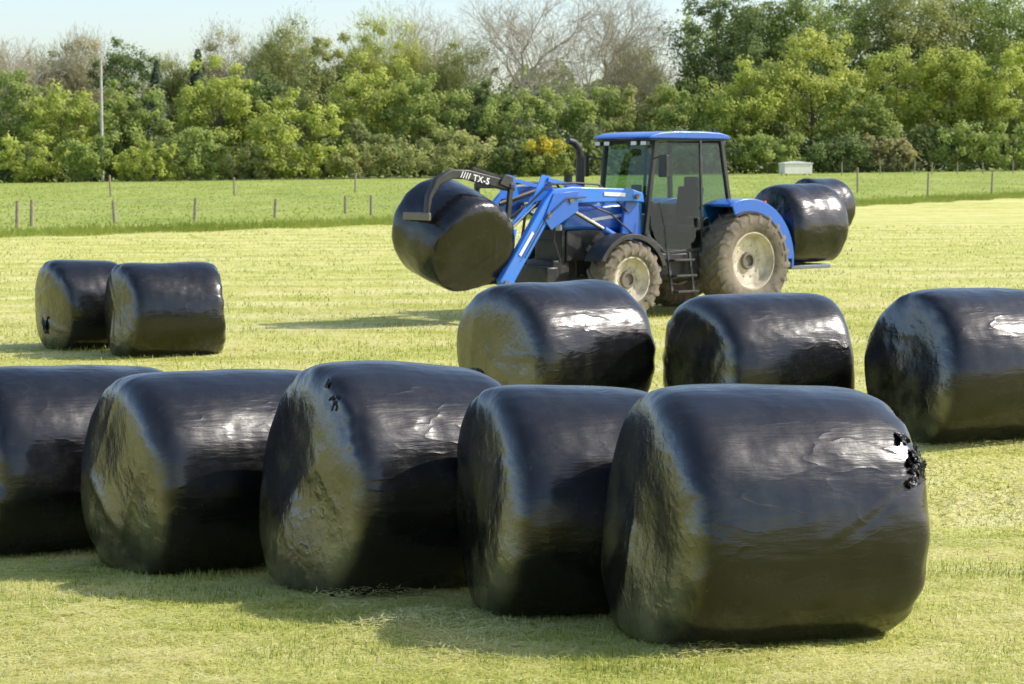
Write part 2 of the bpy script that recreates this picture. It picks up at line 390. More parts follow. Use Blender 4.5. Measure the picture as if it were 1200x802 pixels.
# ------------------------------------------------------------------ bales
def bale_grid(Rr, L, seed, taper=0, n_sup=9.0, na=130, nph=168, bulge=.022):
    r0 = np.random.default_rng(seed)
    a = np.linspace(0, math.pi, 12000)
    px = -L/2*np.sign(np.cos(a))*np.abs(np.cos(a))**(2/n_sup); pr = Rr*np.sin(a).clip(0)**(2/n_sup)
    px += np.sign(px)*.03*(1-(pr/Rr)**2)
    s = np.concatenate([[0], np.cumsum(np.hypot(np.diff(px), np.diff(pr)))]); s /= s[-1]
    q = np.linspace(0, 1, na)
    x = np.interp(q, s, px); r = np.interp(q, s, pr).clip(.004)
    r = r*(1+bulge*(1-(2*x/L)**2)-bulge*.4)
    dx = np.gradient(x); dr = np.gradient(r); ln = np.hypot(dx, dr); nxp = -dr/ln; nrp = dx/ln
    ph = np.linspace(0, 2*math.pi, nph, endpoint=False)
    Xg = np.repeat(x[:, None], nph, 1); Rg = np.repeat(r[:, None], nph, 1); PH = np.repeat(ph[None], na, 0)
    NX = np.repeat(nxp[:, None], nph, 1); NR = np.repeat(nrp[:, None], nph, 1)
    Rg0 = Rg*(1-taper*Xg/L)
    pts = np.stack([Xg, Rg0*np.sin(PH), Rg0*np.cos(PH)], -1).reshape(-1, 3)
    lf = sines(pts, 2.4, seed+1).reshape(na, nph); mf = sines(pts, 5.5, seed+2, 8).reshape(na, nph); hf = sines(pts, 13, seed+3, 10).reshape(na, nph)
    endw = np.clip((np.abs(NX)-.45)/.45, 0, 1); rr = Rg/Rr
    sh = np.clip(1-np.abs(np.abs(NX)-.65)/.4, 0, 1)*np.clip((rr-.55)/.3, 0, 1)
    # a few big random folds across the ends
    fold = np.zeros_like(Xg); Y0 = Rg0*np.sin(PH); Z0 = Rg0*np.cos(PH)
    for k in range(6):
        th = r0.uniform(0, math.pi); o = r0.uniform(-.5, .5)*Rr; sg = 1 if r0.random() < .4 else -1; wd = r0.uniform(.025, .06)
        dd = Y0*math.cos(th)+Z0*math.sin(th)-o+.06*mf; along = -Y0*math.sin(th)+Z0*math.cos(th)-r0.uniform(-.4, .4)
        fold += np.exp(-(dd/wd)**2)*np.exp(-(along/.35)**2)*(np.sign(Xg) == sg)*r0.uniform(.4, 1.0)
    lay = ((PH*r0.integers(5, 7)/(2*math.pi)+.22*Xg*r0.choice([-1, 1])+.1*lf) % 1)
    D = .023*lf*(1-.45*endw)+.007*mf+.0010*hf
    D += endw*(.010*fold+.005*mf-.014*np.clip(lf, 0, 1))+sh*.012*np.sin(PH*15+3*mf+r0.uniform(0, 6))*np.abs(lf+.3)
    D += (1-endw)*.003*np.where(lay < .08, lay/.08, 1-(lay-.08)/.92)
    skew = np.sign(Xg)*np.abs(2*Xg/L)**4*(.045*np.cos(PH+r0.uniform(0, 6))+.03*np.cos(2*PH+r0.uniform(0, 6)))*rr
    Xo = Xg+NX*D+skew; Ro = Rg0+NR*D
    Yo = Ro*np.sin(PH); Zo = Ro*np.cos(PH)
    sag = np.clip(-Zo/Rr, 0, 1)
    Yo = Yo*(1+.02*(-Zo/Rr)+.06*sag**2)
    Xo = Xo*(1+.03*sag)
    zf = -.85*Rr
    Zo = np.where(Zo < zf, zf+(Zo-zf)*.36, Zo)
    return np.stack([Xo, Yo, Zo], -1), endw
def grid_mesh(name, G, wrap, attr=None):
    na, nb = G.shape[:2]; vs = G.reshape(-1, 3).tolist(); fs = []
    for i in range(na-1):
        for j in range(nb if wrap else nb-1):
            k = (j+1) % nb; fs.append((i*nb+j, i*nb+k, (i+1)*nb+k, (i+1)*nb+j))
    if wrap:
        fs.append(tuple(range(nb-1, -1, -1))); fs.append(tuple((na-1)*nb+j for j in range(nb)))
    me = bpy.data.meshes.new(name); me.from_pydata(vs, [], fs)
    for p in me.polygons: p.use_smooth = True
    a = me.attributes.new('tint', 'FLOAT', 'POINT')
    a.data.foreach_set('value', (np.zeros(len(vs)) if attr is None else attr.ravel()).astype(np.float32))
    return me
def film_tail(root, p, w, h, seed, name='film_tail'):
    na, nb = 22, 16
    S, T = np.meshgrid(np.linspace(0, 1, na), np.linspace(-.5, .5, nb), indexing='ij')
    q = np.stack([S.ravel()*1.2, T.ravel()*1.2], 1)
    n1 = sines(q, 5, seed).reshape(na, nb); n2 = sines(q, 12, seed+1).reshape(na, nb); n3 = sines(q, 9, seed+2).reshape(na, nb)
    edge = 1+.35*n3
    G = np.stack([p[0]-.015-.05*np.sin(S*2.6)*edge+.02*n2, p[1]+T*w*(1-.5*S)*edge+.02*n1, p[2]-S*h+.03*n3*T*2+.01*n2], -1)
    return link(name, grid_mesh(name, G, False), M['torn'], root)
def torn_flaps(root, G, i, j, seed, n, size, spread, stretch=1.0, liftf=1.0):
    """ragged shards of torn film lifting off the surface around grid point i, j"""
    r = np.random.default_rng(seed); nb = G.shape[1]
    vs = []; fs = []
    for k in range(n):
        ii = int(np.clip(i+r.normal()*spread, 3, G.shape[0]-4)); jj = int(j+r.normal()*spread*stretch) % nb
        P = G[ii, jj]; du = G[ii+2, jj]-G[ii-2, jj]; dv = G[ii, (jj+2) % nb]-G[ii, jj-2]
        du /= np.linalg.norm(du); dv /= np.linalg.norm(dv); nn = np.cross(du, dv); nn /= np.linalg.norm(nn)
        if nn@(P*np.array([.6, 1, 1])) < 0: nn = -nn
        th = r.uniform(0, 6.283); dr = du*math.cos(th)+dv*math.sin(th); sd_ = -du*math.sin(th)+dv*math.cos(th)
        ln = size*r.uniform(.5, 1.2); wd = size*r.uniform(.45, .9); lift = size*r.uniform(.1, .4)*liftf; na_, nb_ = 10, 8; b0 = len(vs)
        jag = r.normal(size=(na_, nb_))*.07; nz = r.normal(size=(na_, nb_))*.12*liftf
        for a in range(na_):
            s = a/(na_-1)
            for b in range(nb_):
                t = b/(nb_-1)-.5
                q = P+dr*(ln*(s-.3)*(1+jag[a, b]))+sd_*(wd*t*(1-.55*s)*(1+2*jag[a, b]))+nn*(.005+lift*s*math.sin(s*2.2)+size*nz[a, b]*.5*(.4+s))
                vs.append(tuple(q))
        for a in range(na_-1):
            for b in range(nb_-1): fs.append((b0+a*nb_+b, b0+a*nb_+b+1, b0+(a+1)*nb_+b+1, b0+(a+1)*nb_+b))
    me = bpy.data.meshes.new('torn_film'); me.from_pydata(vs, [], fs)
    for p in me.polygons: p.use_smooth = True
    me.set_sharp_from_angle(angle=R_(40))
    return link('torn_film', me, M['torn'], root)
KZ = .892
def make_bale(loc, yaw, Rr, L, seed, label, group, taper=0, tilt=0, roll=0, tails=(), torn=None, pitch=0, ends=1.0):
    root = empty('wrapped_bale', loc)
    root.rotation_euler = (Matrix.Rotation(pitch, 3, 'X') @ Matrix.Rotation(yaw, 3, 'Z') @ Matrix.Rotation(tilt, 3, 'Y') @ Matrix.Rotation(roll, 3, 'X')).to_euler()
    tag(root, label, 'bale', group)
    G, ew = bale_grid(Rr, L, seed, taper)
    X, Yv, Z = G[..., 0], G[..., 1], G[..., 2]
    if torn and torn.get('crease'):
        (xa, za, xb, zb) = torn['crease']
        t = np.clip(((X-xa)*(xb-xa)+(Z-za)*(zb-za))/((xb-xa)**2+(zb-za)**2), 0, 1)
        dd = Z-(za+t*(zb-za)-.04*np.sin(t*3)); dx = X-(xa+t*(xb-xa)); dist = np.hypot(dd, dx)
        amp = np.exp(-(dist/.016)**2)*(Yv < 0)*(.3+.7*t)
        G[..., 1] -= .014*amp-.010*np.exp(-((dist-.03)/.018)**2)*(Yv < 0)*(dd < 0)*(dx > -.05)*(.3+.7*t)
    if torn and torn.get('fold'):      # a loose lip of film standing up along part of the rim
        i0, j0, wi, wj, hgt_ = torn['fold']
        I, J = np.meshgrid(np.arange(G.shape[0]), np.arange(G.shape[1]), indexing='ij')
        wob = 1.0*np.sin(J*.4)
        f_ = np.exp(-((I-i0-wob)/wi)**2)*np.exp(-((J-j0)/wj)**4)*(.7+.3*np.sin(J*1.7))
        rad_ = G.copy(); rad_[..., 0] *= .7; rad_ /= np.linalg.norm(rad_, axis=-1)[..., None]
        G = G+rad_*(f_*hgt_)[..., None]
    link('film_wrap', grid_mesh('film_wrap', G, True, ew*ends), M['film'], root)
    for k, (yy, zz, ww, hh) in enumerate(tails):
        film_tail(root, (-L/2*.97, yy*Rr, zz*Rr), ww, hh, seed*7+k)
    if torn:
        for a in torn['win']: torn_flaps(root, G, *a)
    return root
FG = 'wrapped bales in the near row'; MG = 'wrapped bales in the middle row'; LG = 'pair of far wrapped bales'; TG = 'bales carried by the tractor'
BALES = [  # left, right, top, bottom px, yaw, label, group, taper, tails, torn, extra depth, length factor, radius
 (-54, 218, 430, 650, 33, 'black wrapped bale cut off by the left edge, first of the near row', FG, .02, [], None, 0, 1.08, .69),
 (122, 402, 437, 675, 34, 'black wrapped bale second from the left in the near row', FG, .03, [], None, 0, 1.12, .69),
 (323, 606, 430, 698, 31, 'middle black bale of the near row with a loose fold on its upper left rim', FG, .05, [], 'rim', 0, 1.05, .715),
 (532, 804, 445, 715, 20, 'black wrapped bale second from the right in the near row, overlapped by the biggest bale', FG, .03, [], None, 0, .98, .66),
 (698, 1082, 440, 745, 20, 'biggest nearest black wrapped bale with torn crumpled film on its right shoulder', FG, .06, [], 'hole', 0, .90, .68),
 (537, 764, 330, 503, 38, 'black wrapped bale standing directly in front of the tractor front wheel', MG, .02, [(.4, -.1, .18, .22)], None, 0, .93, 0),
 (780, 1003, 343, 508, 24, 'black wrapped bale in front of the tractor rear wheel', MG, .02, [], None, 0, .93, 0),
 (1022, 1262, 340, 522, 22, 'black wrapped bale cut off by the right edge behind the near row', MG, .02, [], None, 0, .93, 0),
 (45, 148, 305, 416, 34, 'left black bale of the far pair, partly behind its neighbour', LG, .02, [(.1, -.1, .25, .28)], None, .3, .95, 0),
 (125, 266, 306, 419, 28, 'right black bale of the far pair standing alone left of the tractor', LG, .02, [], None, -.3, .94, 0),
]
for i, (l, r, t, b, yaw, lab, grp, tap, tails, torn, ext, lfac, rad) in enumerate(BALES):
    rp = (b-t)/2; d = ray((l+r)/2, (t+b)/2)
    near = grp == FG
    if near: tt = rad*F/rp
    else: tt = H/(KZ*rp/F-d.z)
    p = Vector((0, 0, H))+d*tt; Rr = rp*tt/F*(1.02 if near else 1)
    app = R_(yaw)+math.atan2(p.x, p.y)
    wid = (r-l)*tt/F
    L = (wid-1.2*Rr*math.sin(app))/math.cos(app)
    L = min(max(L, 1.0), 1.62)*lfac
    p.x *= 1+ext/p.y; p.y += ext
    tk = None
    if torn == 'hole': tk = {'win': [(94, 141, 5, 13, .085, 2.0, 1.3, .75)], 'crease': (.0, -.06, .38*L, .26)}
    if torn == 'rim': tk = {'win': [(33, 150, 9, 4, .06, .8, 3.0, .6)], 'fold': (34, 146, 1.7, 12, .020)}
    g0 = gz(p.x, p.y)
    pit = -math.atan(NS) if near else 0
    make_bale((p.x, p.y+(KZ*Rr*NS if near else 0), g0+KZ*Rr-.008), R_(yaw), Rr, L, 100+i*13, lab, grp, tap, 0, 0, tails, tk, pit, 1.0 if grp != LG else .5)

# ------------------------------------------------------------------ tractor
HD = R_(180+37)
rl = Vector((3.96, 33.6, 0)); lat = Vector((math.sin(R_(37)), -math.cos(R_(37)), 0))
O_ = rl-lat*.95
T = empty('tractor', (O_.x, O_.y, 0), (0, 0, HD))
tag(T, 'blue tractor with front loader carrying black bales across the mown field', 'tractor')
def tw(x, y, z): return Matrix.Rotation(HD, 3, 'Z') @ Vector((x, y, z))+O_

def wheel(cx, cy, R0, W, rimr, nl, side):
    out = 1 if side > 0 else -1
    c = (cx, cy, R0)
    disc = MB(); k = W/2
    disc.lathe([(.001, out*k*.34), (.10, out*k*.34), (.10, out*k*.5), (.14, out*k*.5), (.15, out*k*.25), (.15, 0), (.001, 0)], c, 24, False)
    wo = disc.build('wheel', M['hub'], T, .004)
    ty = MB(); R1 = R0-.035
    half = [(rimr-.01, k*.80), (rimr+.03, k*.93), (rimr+(R1-rimr)*.45, k*1.05), (R1-.09, k*1.02), (R1-.03, k*.90), (R1, k*.55), (R1+.004, 0)]
    prof = half+[(r, -y) for r, y in half[-2::-1]]
    ty.lathe(prof, c, 56)
    for q in range(nl):
        for s in (-1, 1):
            th = 2*math.pi*(q+(.5 if s > 0 else 0))/nl
            secs = [(.01, 0, R0), (k*.55, .45, R0-.002), (k*.93, .85, R0-.025), (k*1.05, .98, R0-.10), (k*1.06, 1.02, R0-.17)]
            aw = .028/R0; vs_ = []; fs_ = []
            for (yy, sh, ro) in secs:
                tc = th+out*sh*.30
                for rr_, da in ((ro, -aw), (ro, aw), (ro-.075, aw*1.6), (ro-.075, -aw*1.6)):
                    vs_.append((c[0]+rr_*math.cos(tc+da), c[1]+s*yy, c[2]+rr_*math.sin(tc+da)))
            for a in range(len(secs)-1):
                for e in range(4): fs_.append((a*4+e, a*4+(e+1) % 4, a*4+4+(e+1) % 4, a*4+4+e))
            fs_.append((0, 1, 2, 3)); fs_.append(tuple((len(secs)-1)*4+e for e in (3, 2, 1, 0)))
            ty.add(vs_, fs_)
    ty.build('tyre', M['tyre'], wo, 0, 40)
    rm = MB()
    rm.lathe([(rimr+.012, out*k*.86), (rimr-.015, out*k*.88), (rimr-.03, out*k*.62), (rimr-.07, out*k*.42), (rimr*.62, out*k*.40), (rimr*.5, out*k*.30), (.15, out*k*.30), (.15, out*k*.12), (rimr-.06, out*k*.2), (rimr-.02, -out*k*.8), (rimr+.012, -out*k*.86)], c, 48)
    for q in range(10):
        t = 2*math.pi*q/10
        rm.lathe([(.001, out*k*.42), (.016, out*k*.42), (.016, out*k*.28), (.001, out*k*.28)], (cx+rimr*.56*math.cos(t), cy, R0+rimr*.56*math.sin(t)), 6, False)
    rm.build('rim', M['rim'], wo)
    return wo
RW = .89
for s in (1, -1):
    wheel(0, s*.95, RW, .58, .49, 20, s)
    wheel(2.65, s*.93, .655, .47, .37, 18, s)

b = MB()
b.box((.3, 0, .85), (1.5, .55, .5)); b.box((1.9, 0, .92), (2.4, .46, .5)); b.box((2.6, 0, 1.25), (1.5, .5, .45))
b.lathe([(.001, -.7), (.14, -.7), (.14, .7), (.001, .7)], (0, 0, .87), 16, False)
b.build('chassis', M['engine'], T, .02)
b = MB(); b.box((2.65, 0, .64), (.22, 1.45, .18)); b.box((2.65, 0, .74), (.35, .5, .2)); b.build('front_axle', M['engine'], T, .02)
b = MB()
b.prism([(1.80, 1.40), (1.80, 1.90), (2.5, 1.88), (3.15, 1.80), (3.42, 1.70), (3.50, 1.56), (3.46, 1.46), (3.0, 1.46)], -.40, .40)
hood = b.build('hood', M['blue'], T, .06)
for s in (1, -1):
    b = MB(); b.prism([(1.85, 1.0), (1.85, 1.40), (3.0, 1.46), (3.42, 1.45), (3.42, .95)], *sorted((s*.30, s*.395)))
    b.build('side_grille', M['black'], T, .015)
    b = MB(); b.beam((2.9, s*.405, 1.62), (2.15, s*.405, 1.70), .006, .05); b.build('hood_stripe', M['white'], hood)
    b = MB(); b.box((1.98, s*.47, 1.18), (.25, .14, .22)); b.build('valve_block', M['engine'], T, .015)
    b = MB()
    b.tube([(2.0, s*.50, 1.28), (2.3, s*.62, 1.45), (2.7, s*.63, 1.72), (3.1, s*.62, 1.86), (3.5, s*.60, 1.86)], .016, 6); b.build('hydraulic_hose', M['black'], T)
    b = MB(); b.tube([(3.5, s*.60, 1.86), (3.9, s*.60, 1.62), (4.3, s*.58, 1.25), (4.5, s*.5, 1.12)], .016, 6); b.build('hydraulic_hose', M['black'], T)
    b = MB(); b.tube([(3.58, s*.42, .95), (3.72, s*.42, 1.3), (3.66, s*.40, 1.75), (3.45, s*.40, 1.83)], .025, 8); b.build('front_guard', M['black'], T)
b = MB(); b.tube([(3.72, -.42, 1.3), (3.72, .42, 1.3)], .022, 8); b.build('guard_bar', M['black'], T)
b = MB(); b.box((3.46, 0, 1.20), (.08, .72, .55)); b.build('front_grille', M['black'], T, .02)
for s in (1, -1):
    b = MB(); b.box((3.50, s*.24, 1.5), (.05, .22, .10)); b.build('headlight', M['lens'], T, .015)
b = MB(); b.box((3.5, 0, .78), (.35, .7, .38)); b.box((3.75, 0, .72), (.25, .9, .3)); b.build('front_weight', M['engine'], T, .03)

# cab
b = MB()
FB, RB = 1.94, .18
TZ = 2.93
pil = {'a': ((FB-.02, .60, 1.35), (1.74, .64, TZ)), 'b': ((.80, .78, 1.10), (.78, .68, TZ)), 'c': ((RB-.05, .78, 1.55), (RB+.10, .66, TZ))}
for s in (1, -1):
    for k, (p0, p1) in pil.items():
        wdt = .075 if k != 'b' else .05
        b.beam((p0[0], s*p0[1], p0[2]), (p1[0], s*p1[1], p1[2]), wdt, wdt)
    b.beam((FB-.02, s*.62, 1.35), (1.62, s*.78, 1.05), .06, .06)
    b.beam((1.62, s*.78, 1.05), (.80, s*.78, 1.10), .06, .06)
    b.beam((.80, s*.78, 1.42), (RB-.05, s*.78, 1.55), .06, .08)
b.box((FB-.02, 0, 1.36), (.08, 1.2, .10)); b.box((RB-.03, 0, 1.58), (.08, 1.5, .08))
b.box((1.74, 0, TZ-.03), (.08, 1.24, .07)); b.box((RB+.10, 0, TZ-.03), (.07, 1.3, .07))
b.build('cab_frame', M['black'], T, .012)
b = MB(); b.box((.85, 0, 1.06), (1.6, 1.5, .10)); b.box((.22, 0, 1.3), (.2, 1.2, .5)); b.build('cab_floor', M['black'], T, .02)
b = MB()
b.prism([(.14, 2.955), (.11, 2.98), (.18, 3.03), (.34, 3.065), (.7, 3.085), (1.35, 3.085), (1.70, 3.06), (1.90, 3.015), (1.97, 2.98), (1.94, 2.955)], -.73, .73)
b.build('roof', M['blue'], T, .045)
b = MB(); b.box((1.03, 0, 2.94), (1.74, 1.38, .026)); b.build('roof_lining', M['black'], T, .006)
def pane(name, pts, mat='glass'):
    b = MB(); n = len(pts); b.add(pts, [tuple(range(n))]); return b.build(name, M[mat], T)
pane('windscreen', [(FB-.02, -.58, 1.40), (FB-.02, .58, 1.40), (1.74, .62, TZ-.04), (1.74, -.62, TZ-.04)])
pane('rear_window', [(RB-.04, -.74, 1.62), (RB+.10, -.63, TZ-.04), (RB+.10, .63, TZ-.04), (RB-.04, .74, 1.62)])
for s in (1, -1):
    d = pane('door', [(FB-.04, s*.605, 1.40), (1.60, s*.79, 1.09), (.83, s*.79, 1.13), (.80, s*.685, TZ-.04), (1.72, s*.645, TZ-.04)])
    h_ = MB(); h_.box((.92, s*.80, 1.55), (.05, .04, .16)); h_.build('door_handle', M['black'], d, .01)
    pane('side_window', [(.77, s*.79, 1.48), (RB, s*.785, 1.60), (RB+.10, s*.665, TZ-.04), (.77, s*.685, TZ-.04)])
b = MB(); b.box((.68, 0, 1.42), (.55, .54, .16)); b.box((.40, 0, 1.80), (.16, .52, .70), Matrix.Rotation(R_(-8), 3, 'Y')); b.box((.34, 0, 2.22), (.12, .30, .20)); b.box((.66, 0, 1.22), (.3, .3, .3))
b.box((.72, .30, 1.62), (.40, .08, .06)); b.box((.72, -.30, 1.62), (.40, .10, .08))
b.build('driver_seat', M['seat'], T, .04)
b = MB(); b.beam((1.62, 0, 1.15), (1.38, 0, 1.78), .14, .14); b.box((1.66, 0, 1.46), (.28, .6, .50)); sw = b.build('dashboard', M['black'], T, .03)
b = MB(); b.box((.75, -.50, 1.55), (.9, .20, .6)); b.build('side_console', M['seat'], T, .03)
b = MB(); b.box((1.15, -.52, 2.02), (.05, .24, .32)); b.tube([(1.0, -.5, 1.75), (1.15, -.5, 1.95)], .02, 6); b.build('monitor', M['black'], T, .01)
b = MB(); b.tube([(1.0, -.38, 1.78), (1.02, -.38, 1.95)], .025, 8); b.build('joystick', M['black'], T)
b = MB(); t_ = [(1.37+.09*math.cos(a), .2*math.sin(a), 1.84+.17*math.cos(a)) for a in np.linspace(0, 6.283, 25)]; b.tube(t_, .02, 6); b.build('steering_wheel', M['black'], sw)
for s in (1, -1):
    b = MB(); b.tube([(1.80, s*.66, 2.62), (1.88, s*.9, 2.66), (1.90, s*1.02, 2.64)], .016, 6); b.box((1.90, s*1.04, 2.50), (.07, .20, .36)); mo = b.build('wing_mirror', M['black'], T, .015)
    b = MB(); b.box((1.862, s*1.04, 2.50), (.006, .16, .30)); b.build('mirror_glass', M['mirror'], mo)
    for yy in (.35, .6):
        b = MB(); b.box((1.93, s*yy, 2.88), (.07, .16, .08)); wl = b.build('work_light', M['black'], T, .01)
        b = MB(); b.box((1.968, s*yy, 2.88), (.008, .13, .06)); b.build('lens', M['lens'], wl)
    b = MB(); b.box((.12, s*.5, 2.89), (.07, .16, .08)); b.build('work_light', M['black'], T, .01)
b = MB(); b.tube([(1.98, .1, 1.42), (1.93, .35, 1.9), (1.88, .42, 2.1)], .012, 5); b.build('wiper', M['black'], T)
b = MB(); b.tube([(2.28, -.62, 1.35), (2.28, -.66, 1.6), (2.28, -.68, 2.3), (2.28, -.68, 2.66), (2.31, -.68, 2.80), (2.42, -.68, 2.90), (2.54, -.68, 2.93)], [.06, .075, .078, .068, .065, .063, .06], 14); b.build('exhaust', M['black'], T)
b = MB(); b.tube([(2.7, -.42, 1.85), (2.7, -.48, 2.15)], .03, 8); b.tube([(2.7, -.48, 2.12), (2.7, -.48, 2.36)], [.07, .075], 10); b.build('air_intake', M['black'], T)
for s in (1, -1):
    b = MB(); y0, y1 = sorted((s*.60, s*1.23))
    b.arc((.14, RW-.02), 1.03, 1.08, 66, 186, y0, y1, 28)
    b.arc((.14, RW-.02), .86, 1.082, 68, 178, *sorted((s*1.20, s*1.235)), 28)
    b.arc((.14, RW-.02), .30, 1.078, 64, 186, *sorted((s*.575, s*.60)), 28)
    fo = b.build('rear_fender', M['blue'], T, .012)
    b = MB(); b.arc((.14, RW-.02), .835, .87, 68, 180, *sorted((s*1.236, s*1.255)), 28); b.build('fender_lip', M['black'], fo)
    b = MB(); b.box((-.34, s*1.0, 1.86), (.06, .26, .10)); b.build('tail_light', M['red'], T, .012)
    b = MB(); y0, y1 = sorted((s*.72, s*1.16)); b.arc((2.65, .655), .725, .75, 25, 165, y0, y1, 18)
    b.arc((2.65, .655), .67, .748, 27, 163, *sorted((s*1.14, s*1.165)), 18); b.beam((2.65, s*.68, .75), (2.65, s*.80, 1.38), .05, .06)
    b.build('front_fender', M['black'], T, .006)
    b = MB(); b.box((1.35, s*.60, .82), (.95, .42, .50)); b.build('fuel_tank', M['black'], T, .05)
    b = MB()
    for z_, yy in ((.42, 1.02), (.68, .98), (.94, .92)): b.box((1.42, s*yy, z_), (.46, .24, .035))
    for xx in (1.18, 1.66): b.beam((xx, s*1.0, .38), (xx, s*.88, 1.06), .03, .05)
    b.build('step', M['engine'], T, .006)
    b = MB(); b.tube([(1.66, s*.84, 1.1), (1.72, s*.86, 1.5), (1.76, s*.78, 1.9)], .014, 6); b.build('grab_rail', M['black'], T)
b = MB(); b.tube([(.4, .6, 3.04), (.4, .6, 3.14)], .03, 8); b.build('beacon_stalk', M['black'], T)
# loader
for s in (1, -1):
    y0, y1 = sorted((s*.58, s*.70))
    b = MB()
    b.prism([(2.02, 1.90), (2.05, 2.06), (2.3, 2.13), (3.55, 2.17), (3.92, 2.13), (4.10, 1.96), (5.00, .70), (4.93, .55), (4.80, .55), (3.94, 1.76), (3.66, 1.90), (2.3, 1.92)], y0, y1)
    arm = b.build('loader_arm', M['blue_arm'], T, .018)
    b = MB(); b.prism([(3.45, 1.78), (3.45, 2.10), (3.95, 2.06), (4.15, 1.66), (4.0, 1.48)], *sorted((s*.705, s*.725))); b.build('gusset', M['blue'], arm, .006)
    b = MB(); b.beam((2.9, s*.712, 2.05), (2.45, s*.712, 2.03), .006, .06); b.build('decal', M['white'], arm)
    b = MB(); b.beam((4.36, s*.712, 1.45), (4.62, s*.712, 1.09), .006, .05); b.build('decal', M['white'], arm)
    for (px_, pz_) in ((2.2, 2.0), (3.6, 1.95), (4.05, 1.72), (4.9, .66)):
        b = MB(); b.lathe([(.001, -.015), (.045, -.015), (.045, .015), (.001, .015)], (px_, s*.735, pz_), 12, False); b.build('pivot_pin', M['hub'], arm)
    b = MB(); b.tube([(2.15, s*.64, 1.12), (2.85, s*.64, 1.47)], .06, 12); b.build('ram_body', M['blue'], arm)
    b = MB(); b.tube([(2.85, s*.64, 1.47), (3.60, s*.64, 1.83)], .035, 10); b.build('ram_rod', M['chrome'], arm)
    b = MB(); b.tube([(3.35, s*.50, 2.10), (4.15, s*.50, 1.88)], .048, 10); b.build('tilt_ram_body', M['black'], arm)
    b = MB(); b.tube([(4.15, s*.50, 1.88), (4.72, s*.50, 1.45)], .028, 10); b.build('tilt_ram_rod', M['chrome'], arm)
    b = MB(); b.beam((2.35, s*.54, 1.98), (3.9, s*.50, 2.28), .035, .06); b.build('levelling_rod', M['blue_arm'], arm)
    b = MB(); b.beam((4.02, s*.47, 2.10), (4.66, s*.47, 1.50), .03, .07); b.build('levelling_link', M['blue_arm'], arm)
    b = MB(); b.tube([(3.30, s*.74, 2.0), (3.7, s*.75, 1.98), (4.1, s*.745, 1.7), (4.55, s*.74, 1.05)], .012, 6); b.build('arm_pipe', M['black'], arm)
    b = MB(); b.prism([(3.75, 2.0), (3.85, 2.34), (4.0, 2.36), (4.2, 1.95)], *sorted((s*.46, s*.48))); b.build('link_plate', M['blue_arm'], arm)
    b = MB(); b.prism([(4.56, 1.50), (4.72, 1.52), (4.92, .95), (4.88, .62), (4.74, .62), (4.68, 1.0)], *sorted((s*.44, s*.56))); b.build('tool_link', M['blue_arm'], T, .01)
    b = MB(); b.prism([(1.92, .75), (1.92, 1.2), (2.05, 2.0), (2.30, 2.02), (2.42, 1.25), (2.45, .75)], *sorted((s*.50, s*.565))); b.build('loader_bracket', M['blue'], T, .012)
    b = MB(); b.tube([(2.3, s*.60, 1.75), (2.9, s*.56, 2.20), (3.4, s*.54, 2.23), (3.9, s*.52, 2.2), (4.5, s*.45, 1.7), (4.7, s*.3, 1.6)], .018, 6); b.build('hydraulic_hose', M['black'], T)
b = MB(); b.tube([(4.5, -.62, 1.05), (4.5, .62, 1.05)], .075, 14); b.build('loader_crossbar', M['blue_arm'], T)
b = MB()
for s in (1, -1): b.beam((4.80, s*.45, .58), (4.60, s*.45, 2.24), .07, .08)
for z_, xx in ((.66, 4.79), (1.4, 4.70), (2.18, 4.61)): b.box((xx, 0, z_), (.07, 1.2 if z_ < 1 else 1.0, .08))
for s in (1, -1): b.beam((4.78, s*.35, .66), (5.35, s*.28, .62), .05, .05)
gb = b.build('bale_grab', M['black'], T, .012)
# one arm reaching over the bale, ending in a short flat pad on its far side
b = MB()
b.prism([(4.50, 2.10), (4.52, 2.25), (5.40, 2.44), (5.74, 2.45), (6.02, 2.31), (6.18, 2.04), (6.22, 1.70), (6.16, 1.69), (6.11, 1.99), (5.96, 2.20), (5.71, 2.30), (5.44, 2.29), (4.68, 2.11)], .32, .44)
b.build('grab_arm', M['black'], gb, .02)
b = MB(); b.beam((4.72, .38, 2.31), (5.30, .38, 2.47), .04, .04); b.build('grab_ram', M['engine'], gb)
b = MB(); b.box((6.20, .14, 1.72), (.05, .72, .12)); b.build('grab_pad', M['hub'], gb, .012)
b = MB(); b.prism([(4.56, 2.12), (4.58, 2.32), (4.74, 2.37), (4.84, 2.22)], .45, .48); b.build('hinge_plate', M['black'], gb, .006)
def lettering(body, size, mtx, parent):
    cu = bpy.data.curves.new('lettering', 'FONT'); cu.body = body; cu.size = size; cu.extrude = .002; cu.offset = .003; cu.space_character = 1.12
    o = bpy.data.objects.new('lettering_source', cu); COL.objects.link(o)
    dg = bpy.context.evaluated_depsgraph_get(); dg.update()
    me = bpy.data.meshes.new_from_object(o.evaluated_get(dg)); bpy.data.objects.remove(o)
    me.transform(mtx); me.materials.clear()
    return link('lettering', me, M['white'], parent)
ax = Vector((-.977, 0, -.211)).normalized(); az = Vector((-.211, 0, .977)).normalized()
mtx = Matrix((ax, az, Vector((0, 1, 0)))).transposed().to_4x4(); mtx.translation = Vector((5.58, .444, 2.325))
lettering('//// TX-5', .14, mtx, gb)
